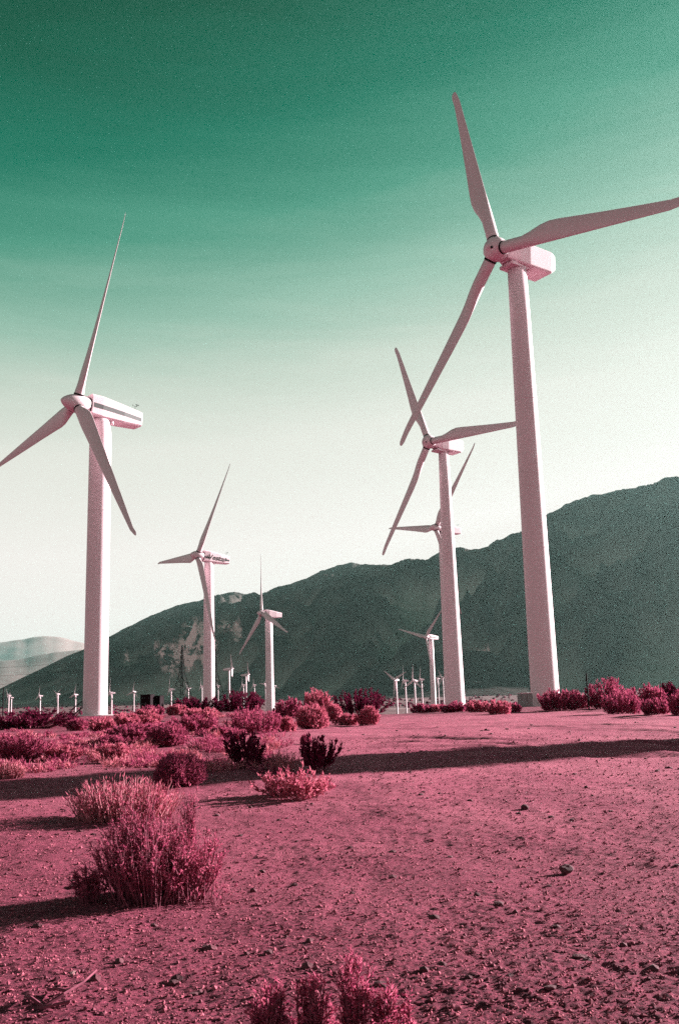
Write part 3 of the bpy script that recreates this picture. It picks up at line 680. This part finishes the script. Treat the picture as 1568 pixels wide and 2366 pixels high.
def bush(px, py, wpx, hpx, kind, lm, sm, label, group=None, name='desert_bush', seed=1, dens=1.0, leaf=None, lobes=None, rz=0.0):
    P = ground_hit(px, py); top = ray(px, py - hpx)
    if P is None or math.hypot(P[0], P[1]) > 118:      # its foot lies behind the crest: stand it on the crest
        k_ = 108 / math.hypot(top[0], top[1]); x, y = top[0] * k_, top[1] * k_; z = float(terrain(x, y)); P = np.array([x, y, z])
        hpx = max(12, (CAM_H + top[2] * k_ - z) / 108 * F_PX)
    D = math.hypot(P[0], P[1]); w = wpx / F_PX * D; h = hpx / F_PX * D
    lf = leaf if leaf else max(0.018, 0.0032 * D)
    U = D / F_PX; SV, SF, LV, LF, sb, lb = [], [], [], [], 0, 0
    for i, (dx, dy, lw, lh, ld, lk) in enumerate(lobes or [(0, 0, wpx, hpx, dens, kind)]):      # lobes of one plant, photo units
        (a, b), (c, d) = make_bush(lk, lw * U, lh * U, seed + 1000 * i, lf, ld)
        o3 = np.array([dx * U, dy * U, 0]); SV.append(a + o3); SF.append(b + sb); LV.append(c + o3); LF.append(d + lb); sb += len(a); lb += len(c)
    sv, sf, v, f = np.vstack(SV), np.vstack(SF), np.vstack(LV), np.vstack(LF)
    root = empty(name, tuple(P - [0, 0, 0.01]), label, 'bush', group, rz)
    obj('stems', mesh_np('stems', sv, sf, sm), root); obj('foliage', mesh_np('foliage', v, f, lm), root)
    return root
# foreground and middle distance, each its own plant
bush(345, 2082, 300, 300, 'feather', L_NEAR, STEM, 'big feathery magenta bush in the left foreground with long shadow', seed=11, leaf=0.022,
     lobes=[(5, 0, 240, 165, 0.9, 'feather'), (10, 0, 260, 185, 0.35, 'stalks'), (-50, 30, 150, 200, 0.32, 'feather'), (-15, 50, 120, 212, 0.2, 'feather'), (85, 20, 140, 145, 0.32, 'feather'), (75, 60, 46, 228, 0.10, 'plume'), (-120, -10, 90, 80, 0.14, 'plume'), (120, -20, 120, 50, 0.12, 'stalks')])
bush(285, 1892, 260, 84, 'stalks', L_PINK, STEM_P, 'pale pink clump of dry stalks right behind the big foreground bush', seed=12, dens=1.7, leaf=0.05, name='dry_grass_clump')
bush(770, 2455, 420, 285, 'feather', L_NEAR, STEM, 'magenta bush cut off by the bottom edge of the picture', seed=13, leaf=0.018,
     lobes=[(-140, 0, 100, 166, 0.16, 'plume'), (-45, 30, 90, 178, 0.15, 'plume'), (45, 20, 95, 208, 0.20, 'plume'), (125, 0, 95, 150, 0.15, 'plume'), (0, -20, 360, 105, 0.36, 'feather')])
bush(412, 1818, 108, 70, 'dome', L_MAG, STEM, 'neat rounded dome bush sitting in the long tower shadow', seed=14, dens=2.2, leaf=0.05)
bush(682, 1842, 160, 62, 'leafy', L_PINK, STEM_P, 'low sprawling bush with pale curled leaves just below the tower shadow', seed=15, dens=1.0, leaf=0.055)
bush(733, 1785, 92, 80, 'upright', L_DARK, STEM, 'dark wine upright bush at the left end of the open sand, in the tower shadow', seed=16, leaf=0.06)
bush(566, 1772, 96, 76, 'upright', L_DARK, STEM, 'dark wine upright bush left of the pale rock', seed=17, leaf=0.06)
bush(655, 1782, 90, 50, 'stalks', L_STRAW, STEM_P, 'thin bare stalks standing behind the low sprawling bush', seed=18, dens=0.16, leaf=0.05, name='dry_grass_clump')
bush(706, 1718, 28, 20, 'dome', L_MAG, STEM, 'very small bush alone on the sand above the dark upright bush', seed=19, dens=0.6)
MID = [  # px, py, w, h, kind, leaf mat, stem mat, label
    (48, 1760, 125, 60, 'feather', L_MAG, STEM, 'broad soft bush at the left edge above the tower shadow'),
    (20, 1800, 80, 38, 'stalks', L_STRAW, STEM_P, 'dry pale clump at the left edge beside the tower shadow'),
    (150, 1757, 72, 32, 'feather', L_PINK, STEM_P, 'low pale bush right of the broad bush at the left edge'),
    (265, 1759, 74, 38, 'feather', L_PINK, STEM_P, 'small pale bush above the middle of the left tower shadow'),
    (388, 1723, 92, 48, 'dome', L_MAG, STEM, 'rounded purple bush up the slope from the neat dome bush'),
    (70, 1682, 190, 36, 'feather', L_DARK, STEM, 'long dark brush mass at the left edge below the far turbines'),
    (180, 1688, 50, 24, 'feather', L_MAG, STEM_P, 'small tufty bush below the foot of the striped turbine'),
    (236, 1692, 62, 30, 'feather', L_PINK, STEM, 'pink bush in the scrub field, lower right of the striped turbine foot'),
    (258, 1726, 66, 26, 'feather', L_MAG, STEM, 'low bush in the scrub field nearest the small pale bush'),
    (304, 1720, 104, 44, 'feather', L_MAG, STEM, 'wide bush in the middle of the left scrub field'),
    (296, 1680, 70, 30, 'feather', L_PINK, STEM, 'pink bush in the scrub field below the dark cabinets'),
    (342, 1678, 74, 36, 'feather', L_PINK, STEM, 'pink bush in the scrub field right below the dark cabinets'),
    (352, 1652, 56, 20, 'shoots', L_MAG, STEM, 'small bush hiding the foot of the dark cabinets'),
    (410, 1652, 40, 22, 'shoots', L_PINK, STEM, 'bush under the far turbine right of the cabinets'),
    (446, 1694, 110, 40, 'feather', L_MAG, STEM, 'bush at the right end of the left scrub field'),
    (462, 1664, 100, 26, 'feather', L_PINK, STEM, 'pink brush below the foot of the lettered turbine'),
    (443, 1635, 88, 22, 'shoots', L_DARK, STEM, 'dark low brush left of the lettered turbine foot'),
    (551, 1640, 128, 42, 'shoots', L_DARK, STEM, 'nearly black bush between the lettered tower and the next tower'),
    (515, 1700, 60, 22, 'feather', L_MAG, STEM, 'low bush left of the big tufted bush in mid field'),
    (584, 1694, 126, 54, 'shoots', L_MAG, STEM, 'big tufted bush in mid field above the dark upright bush'),
    (545, 1712, 56, 26, 'shoots', L_MAG, STEM, 'low bush at the lower left of the big tufted bush'),
    (662, 1690, 50, 32, 'shoots', L_PINK, STEM, 'pink bush between the big tufted bush and the round one'),
    (722, 1684, 78, 52, 'dome', L_PINK, STEM, 'round pink bush on the edge of the open sand'),
    (670, 1660, 72, 42, 'shoots', L_MAG, STEM, 'magenta bush right of the unlettered mid-distance tower foot'),
    (730, 1652, 66, 52, 'shoots', L_PINK, STEM, 'tall tufted pink bush behind the round pink bush'),
    (772, 1666, 46, 36, 'dome', L_PINK, STEM, 'pink bush right beside the round pink bush'),
    (832, 1650, 128, 52, 'shoots', L_DARK, STEM, 'dark wine bush on the crest left of the four far turbines'),
    (803, 1674, 56, 24, 'leafy', L_PINK, STEM_P, 'low pale pink bush below the dark bush on the crest'),
    (851, 1675, 48, 40, 'shoots', L_PINK, STEM, 'small upright pink bush at the right end of the crest bushes'),
    (972, 1643, 50, 16, 'shoots', L_MAG, STEM, 'low bush below the rightmost far turbine on the crest'),
    (1010, 1644, 44, 16, 'shoots', L_PINK, STEM, 'low bush at the foot of the small slim turbine'),
    (1052, 1645, 70, 22, 'shoots', L_MAG, STEM, 'low bush covering the foot of the second tower'),
    (1105, 1645, 56, 24, 'shoots', L_PINK, STEM, 'low pink bush just right of the second tower foot'),
    (1152, 1650, 66, 30, 'shoots', L_PINK, STEM, 'brighter pink bush left of the grey cabinet'),
    (1185, 1646, 36, 20, 'shoots', L_MAG, STEM, 'small bush against the grey cabinet'),
    (1292, 1641, 98, 44, 'shoots', L_MAG, STEM, 'bush piled against the foot of the tallest tower'),
    (1332, 1637, 60, 30, 'shoots', L_MAG, STEM, 'bush between the tallest tower and the thin post'),
    (1405, 1636, 92, 62, 'shoots', L_MAG, STEM, 'tallest magenta bush on the right, right behind the thin post'),
    (1437, 1650, 100, 48, 'shoots', L_MAG, STEM, 'wide dense bush in front of the tallest bush on the right'),
    (1496, 1636, 76, 46, 'shoots', L_MAG, STEM, 'magenta bush on the bank left of the dark bush at the right edge'),
    (1512, 1650, 66, 32, 'shoots', L_MAG, STEM, 'low bush in front of the bank near the right edge'),
    (1548, 1628, 56, 44, 'shoots', L_DARK, STEM, 'dark bush high on the bank at the right edge'),
    (1570, 1652, 50, 46, 'shoots', L_MAG, STEM, 'bush cut by the right edge of the picture'),
]
for i, (px, py, w, h, kd, lm, sm, lab) in enumerate(MID):
    bush(px, py, w, h, kd, lm, sm, lab, 'bushes scattered over the desert', seed=100 + i, dens=0.55 if kd == 'feather' else 0.95)

# small dry tufts between the bushes, too many and too small to tell apart: one mass
def tufts(seed, m_, name, label, lim):
    g = np.random.default_rng(seed); SV, SF, b = [], [], 0
    n = 0
    for _ in range(4000):
        px, py = g.uniform(-60, 640), g.uniform(1652, 1785)
        if fbm(np.array([px / 90.0]), np.array([py / 25.0]), 61, 2)[0] < 0.05: continue
        P = ground_hit(px, py)
        if P is None: continue
        D = math.hypot(P[0], P[1])
        (v, f), (lv, lf) = make_bush('stalks', 0.6 * g.uniform(.5, 1.7), 0.17 * g.uniform(.5, 1.6), int(g.integers(1e6)), 0.0034 * D, 0.05)
        SV += [v + P, lv + P]; SF += [f + b, lf + b + len(v)]; b += len(v) + len(lv); n += 1
        if n > lim: break
    tag(obj(name, mesh_np(name, np.vstack(SV), np.vstack(SF), m_)), label, 'scrub' if 'scrub' in name else 'grass', None, 'stuff')
tufts(5, L_STRAW, 'dry_grass', 'short pale dry grass growing between the bushes', 170)
tufts(6, L_MAG, 'low_scrub', 'low ragged magenta scrub carpeting the ground between the bushes', 220)
# scrub on the valley floor: one mass of low brush
def valley_scrub():
    g = np.random.default_rng(9); n = 6000
    r = np.exp(g.uniform(math.log(230), math.log(2600), n)); a = np.radians(g.uniform(-27, 27, n))
    x, y = r * np.sin(a), r * np.cos(a)
    k = fbm(x / 120, y / 220, 44, 3) > -0.1; x, y = x[k], y[k]; n = len(x)
    z = terrain(x, y); s = g.uniform(0.5, 1.5, n) * (1 + np.hypot(x, y) / 1500)
    m_ = 5; az = np.linspace(0, 2 * np.pi, m_, endpoint=False)
    V = np.zeros((n, m_, 4, 3)); 
    j = g.uniform(0.7, 1.3, (n, m_))
    for q, (f, hh) in enumerate(((0.9, -0.1), (1.1, 0.35), (0.75, 0.75), (0.2, 0.95))):
        V[:, :, q, 0] = x[:, None] + s[:, None] * f * j * np.cos(az); V[:, :, q, 1] = y[:, None] + s[:, None] * f * j * np.sin(az); V[:, :, q, 2] = z[:, None] + s[:, None] * hh * (0.6 + 0.4 * j)
    idx = np.arange(n * m_ * 4).reshape(n, m_, 4); nx = np.roll(idx, -1, 1)
    F = np.stack([idx[:, :, :-1], nx[:, :, :-1], nx[:, :, 1:], idx[:, :, 1:]], -1).reshape(-1, 4)
    tag(obj('valley_scrub', mesh_np('valley_scrub', V.reshape(-1, 3), F, L_DARK)), 'dark low scrub dotting the far valley floor', 'scrub', None, 'stuff')
valley_scrub()

# ------------------------------------------------------------------ rocks and gravel
def rock_mesh(name, seed, m_, sub=2, sq=(1, .8, .6)):
    g = np.random.default_rng(seed); bm = bmesh.new(); bmesh.ops.create_icosphere(bm, subdivisions=sub, radius=0.5)
    pl = unit(g.normal(size=(7, 3))); off = g.uniform(0.28, 0.46, 7)
    for v in bm.verts:
        p = np.array(v.co)
        for q in range(7):
            d_ = p @ pl[q] - off[q]
            if d_ > 0: p = p - pl[q] * d_
        p = p * sq + g.normal(0, 0.012, 3); v.co = p
    me = bpy.data.meshes.new(name); bm.to_mesh(me); bm.free(); me.materials.append(m_); return me
ROCKS = [(630, 1748, 22, ROCK_P, 'pale rounded rock between the two dark upright bushes'), (1212, 1866, 30, ROCK_D, 'dark angular rock on the open sand right of centre'),
         (1306, 2010, 48, ROCK_D, 'largest dark rock on the sand in the right foreground'), (1020, 2232, 38, ROCK_D, 'dark rock in the foreground right of the bottom bush'),
         (1352, 2225, 46, ROCK_D, 'flat dark rock in the lower right foreground'), (1180, 2260, 36, ROCK_D, 'dark rock in the foreground between two flat dark rocks'),
         (972, 1838, 22, ROCK_D, 'small dark stone on the sand just below the tower shadow'), (1325, 1790, 16, ROCK_D, 'tiny dark stone just below the tower shadow at right'),
         (170, 2252, 30, ROCK_P, 'pale stone on the sand in the lower left corner'), (425, 1792, 14, ROCK_P, 'tiny pale stone beside the dome bush'), (250, 1771, 12, ROCK_P, 'tiny white stone at the upper rim of the left tower shadow'),
         (1100, 2068, 24, ROCK_D, 'small dark stone in the right foreground left of the largest rock')]
for i, (px, py, w, m_, lab) in enumerate(ROCKS):
    P = ground_hit(px, py); D = math.hypot(P[0], P[1]); s = 0.78 * w / F_PX * D
    o = obj('rock', rock_mesh('rock', 40 + i, m_)); o.location = P + [0, 0, s * 0.04]; o.scale = (s, s, s); o.rotation_euler = (0, 0, i * 1.7)
    tag(o, lab, 'rock', 'loose rocks on the sand')
def gravel():
    g = np.random.default_rng(3); n = 46000
    r = 3.5 * (26 / 3.5) ** (g.uniform(0, 1, n) ** 1.15); a = np.radians(g.uniform(-26, 26, n)); x, y = r * np.sin(a), r * np.cos(a)
    s = 0.0033 * np.exp(np.abs(g.normal(0, 0.52, n))) * (1 + r / 16); s = np.minimum(s, 0.010 * (1 + r / 12))
    z = terrain(x, y) + relief(x, y)
    bv = np.array([(1, 0, 0), (0, 1, 0), (-1, 0, 0), (0, -1, 0), (0, 0, 1), (0, 0, -1)], float); bf = np.array([(0, 1, 4), (1, 2, 4), (2, 3, 4), (3, 0, 4), (1, 0, 5), (2, 1, 5), (3, 2, 5), (0, 3, 5)])
    V = bv[None] * (s[:, None, None] * g.uniform(0.55, 1.3, (n, len(bv), 1))) * g.uniform([.7, .7, .5], [1.3, 1.3, .95], (n, 3))[:, None]
    ra = g.uniform(0, 6.28, n); ca, sa = np.cos(ra)[:, None], np.sin(ra)[:, None]; V = np.stack([V[..., 0] * ca - V[..., 1] * sa, V[..., 0] * sa + V[..., 1] * ca, V[..., 2] + 0.35 * V[..., 0]], -1)
    V = V + np.stack([x, y, z + s * 0.3], -1)[:, None]
    F = (bf[None] + (np.arange(n) * len(bv))[:, None, None]).reshape(-1, 3)
    tag(obj('gravel', mesh_np('gravel', V.reshape(-1, 3), F, CLOD)), 'fine gravel and clods strewn over the near sand', 'gravel', None, 'stuff')
gravel()
def stones():
    """darker fist-sized stones and hard clods, scattered thinly"""
    g = np.random.default_rng(31); n = 240; V, F, b = [], [], 0
    r = 4.5 * (34 / 4.5) ** g.uniform(0, 1, n); a = np.radians(g.uniform(-24, 24, n)); x, y = r * np.sin(a), r * np.cos(a); z = terrain(x, y) + relief(x, y)
    bm = bmesh.new(); bmesh.ops.create_icosphere(bm, subdivisions=1, radius=1.0); bv = np.array([v.co for v in bm.verts]); bf = np.array([[v.index for v in f.verts] for f in bm.faces]); bm.free()
    for i in range(n):
        s_ = g.uniform(0.010, 0.026) * (1 + r[i] / 22)
        V.append(bv * s_ * g.uniform(.65, 1.2, (len(bv), 1)) * g.uniform([.8, .8, .45], [1.5, 1.5, .8]) + [x[i], y[i], z[i] + s_ * .2]); F.append(bf + b); b += len(bv)
    tag(obj('stones', mesh_np('stones', np.vstack(V), np.vstack(F), ROCK_D)), 'small dark stones scattered thinly over the sand', 'stones', None, 'stuff')
stones()
# fallen dry branch in the lower left corner
def branch():
    P = ground_hit(95, 2335); g = np.random.default_rng(8)
    A = [(0, 0, .01), (.08, .05, .05), (.14, .14, .07), (.17, .25, .09)]
    polys = [A, [(.02, .0, .01), (-.06, .05, .04), (-.10, .10, .03)], [(.1, .08, .05), (.03, .13, .05), (-.02, .16, .04)], [(-.02, -.01, .01), (.06, -.03, .03), (.13, -.02, .04)]]
    parts = []
    for L in polys:
        for i in range(len(L) - 1): parts.append(bar(L[i], L[i + 1], .008 - .0015 * i, 5))
    o = obj('fallen_branch', mesh_py('fallen_branch', *join(parts), STEM)); o.location = P; tag(o, 'curled dry branch lying in the lower left corner', 'branch')
branch()

# ------------------------------------------------------------------ site equipment
def cabinet(px, py, D, w, d, h, m_, top_m, label, rz, group=None, name='electrical_cabinet'):
    P = at(px, py, D); z = float(terrain(P[0], P[1]))
    r = empty(name, (P[0], P[1], z), label, 'cabinet', group, rz)
    obj('body', bevelled('body', *box(-w / 2, w / 2, -d / 2, d / 2, 0.08, h), m_, .02), r)
    obj('roof', bevelled('roof', *box(-w / 2 - .05, w / 2 + .05, -d / 2 - .05, d / 2 + .05, h + .002, h + .07), top_m, .015), r)
    obj('plinth', mesh_py('plinth', *box(-w / 2 - .08, w / 2 + .08, -d / 2 - .08, d / 2 + .08, -.3, .078), m_), r)
    for s in (-1, 1):
        dr = obj('door', bevelled('door', *box(s * w / 4 - w / 4 + .04, s * w / 4 + w / 4 - .04, -d / 2 - .022, -d / 2 - .002, .16, h - .1), m_, .006), r)
        obj('handle', mesh_py('handle', *box(s * .08 - .015, s * .08 + .015, -d / 2 - .05, -d / 2 - .024, h * .5, h * .5 + .16), GALV), dr)
    return r
cabinet(341, 1630, 104, 1.15, 1.1, 2.05, RUST, RUST, 'dark electrical cabinet, left one of the pair right of the striped turbine', R_(-12))
cabinet(363, 1630, 105, 1.15, 1.1, 1.9, RUST, RUST, 'dark electrical cabinet, right one of the pair right of the striped turbine', R_(-12))
cabinet(1213, 1630, 80, 1.0, 0.9, 1.1, GREYBOX, PAINT, 'grey electrical cabinet with sunlit top beside the tallest tower', R_(10))
def post(px, py0, py1, label):
    P = ground_hit(px, py0); D = math.hypot(P[0], P[1]); h = (py0 - py1) / F_PX * D
    r = empty('fence_post', tuple(P), label, 'post')
    obj('shaft', mesh_py('shaft', *join([bar((0, 0, -.2), (-.02, 0, h), .045, 8)]), DARK), r)
    obj('cap', mesh_py('cap', *join([bar((-.02, 0, h - .02), (-.02, 0, h + .03), .06, 8)]), DARK), r)
post(1360, 1640, 1562, 'thin dark steel post standing among the bushes at right')
post(7, 1668, 1598, 'thin dark post at the left edge beside the first far turbine')
def steps():
    P = at(203, 1647, 112.6); z = float(terrain(P[0], P[1]))
    r = empty('entry_steps', (P[0] - .9, P[1] - .3, z), 'dark steel steps and handrail at the left of the striped turbine foot', 'steps', None, R_(8))
    for s in (-.4, .4):
        obj('stringer', mesh_py('stringer', *join([bar((-.9, s, .0), (.35, s, 1.0), .05)]), DARK), r)
        obj('handrail', mesh_py('handrail', *join([bar((-.9, s, 0), (-.9, s, .75), .03), bar((.35, s, 1.0), (.35, s, 1.75), .03), bar((-.9, s, .75), (.35, s, 1.75), .03)]), DARK), r)
    for i in range(5):
        x = -.75 + i * .24; obj('tread', mesh_py('tread', *box(x, x + .22, -.4, .4, .12 + i * .19, .15 + i * .19)if False else box(x, x + .22, -.35, .35, .12 + i * .19, .15 + i * .19), DARK), r)
steps()
pd = obj('concrete_pad', bevelled('concrete_pad', *lathe([(-.5, 2.6), (.10, 2.6)], 24), CONC, .03)); pd.location = (-29.54, 115.0, float(terrain(-29.54, 115.0))); tag(pd, 'round concrete pad under the striped turbine', 'pad')

# lattice pylons and their wires
def pylon(px, py_top, D, label, rz):
    T = at(px, py_top, D); z = float(terrain(T[0], T[1])); H = T[2] - z
    r = empty('power_pylon', (T[0], T[1], z), label, 'pylon', 'lattice power pylons', rz)
    def hw(t): return (0.135 * (1 - t / .62) + 0.024) * H if t < .62 else 0.024 * H * (1 - (t - .62) / .5)
    for sx, sy in ((-1, -1), (1, -1), (1, 1), (-1, 1)):
        ps = [(sx * hw(t), sy * hw(t), t * H) for t in (0, .62, 1)]
        obj('leg', mesh_py('leg', *join([bar(ps[0], ps[1], .34), bar(ps[1], ps[2], .26)]), DARK), r)
    lv = [0, .17, .32, .44, .54, .62, .70, .78, .86, .94]; P = []
    for a, b in zip(lv[:-1], lv[1:]):
        for q in range(4):
            s = ((-1, -1), (1, -1), (1, 1), (-1, 1)); s0, s1 = s[q], s[(q + 1) % 4]
            P += [bar((s0[0] * hw(a), s0[1] * hw(a), a * H), (s1[0] * hw(b), s1[1] * hw(b), b * H), .17, 3), bar((s1[0] * hw(a), s1[1] * hw(a), a * H), (s0[0] * hw(b), s0[1] * hw(b), b * H), .17, 3), bar((s0[0] * hw(b), s0[1] * hw(b), b * H), (s1[0] * hw(b), s1[1] * hw(b), b * H), .15, 3)]
    obj('lattice', mesh_py('lattice', *join(P), DARK), r)
    tips = []
    for t, w in ((.66, .13), (.78, .17), (.90, .12)):
        for s in (-1, 1):
            obj('cross_arm', mesh_py('cross_arm', *join([bar((s * hw(t), -hw(t), t * H), (s * w * H, 0, t * H + .3), .12), bar((s * hw(t), hw(t), t * H), (s * w * H, 0, t * H + .3), .12), bar((s * hw(t), 0, (t + .05) * H), (s * w * H, 0, t * H + .3), .10)]), DARK), r)
            obj('insulator', mesh_py('insulator', *join([bar((s * w * H, 0, t * H + .3), (s * w * H, 0, t * H - 2.0), .16, 6)]), DARK), r)
            tips.append(Matrix.Translation((T[0], T[1], z)) @ Matrix.Rotation(rz, 4, 'Z') @ Vector((s * w * H, 0, t * H - 2.0)))
    return tips
t1 = pylon(421, 1490, 820, 'lattice power pylon in front of the sunlit slope left of the lettered tower', R_(62))
t2 = pylon(497, 1496, 800, 'lattice power pylon half hidden behind the right side of the lettered tower', R_(62))
def wire(a, b, sag, label):
    P = [Vector(a).lerp(Vector(b), i / 24) - Vector((0, 0, sag * 4 * (i / 24) * (1 - i / 24))) for i in range(25)]
    o = obj('power_line', mesh_py('power_line', *join([bar(P[i], P[i + 1], .11, 3) for i in range(24)]), DARK)); tag(o, label, 'power line', 'power lines across the valley')
for i, w_ in ((0, 'lowest'), (2, 'middle'), (4, 'uppermost')):
    e = t1[i]; wire(e, (e.x - 700, e.y + 60, e.z - 2), 9, w_ + ' thin dark power line running from the lattice pylon off to the left')

# ------------------------------------------------------------------ haze
def haze():
    M = bpy.data.materials.new('valley_haze'); M.use_nodes = True; n, l = M.node_tree.nodes, M.node_tree.links
    n.remove(n['Principled BSDF']); out = n['Material Output']
    v = n.new('ShaderNodeVolumePrincipled'); v.inputs['Color'].default_value = (0.44, 0.70, 0.67, 1); v.inputs['Density'].default_value = 1.7e-5; v.inputs['Anisotropy'].default_value = 0.6
    l.new(v.outputs[0], out.inputs['Volume'])
    o = obj('haze', mesh_py('haze', *box(-46000, 46000, -46000, 46000, -60, 1260), M)); tag(o, 'thin pale haze filling the valley air', 'haze', None, 'stuff')
haze()
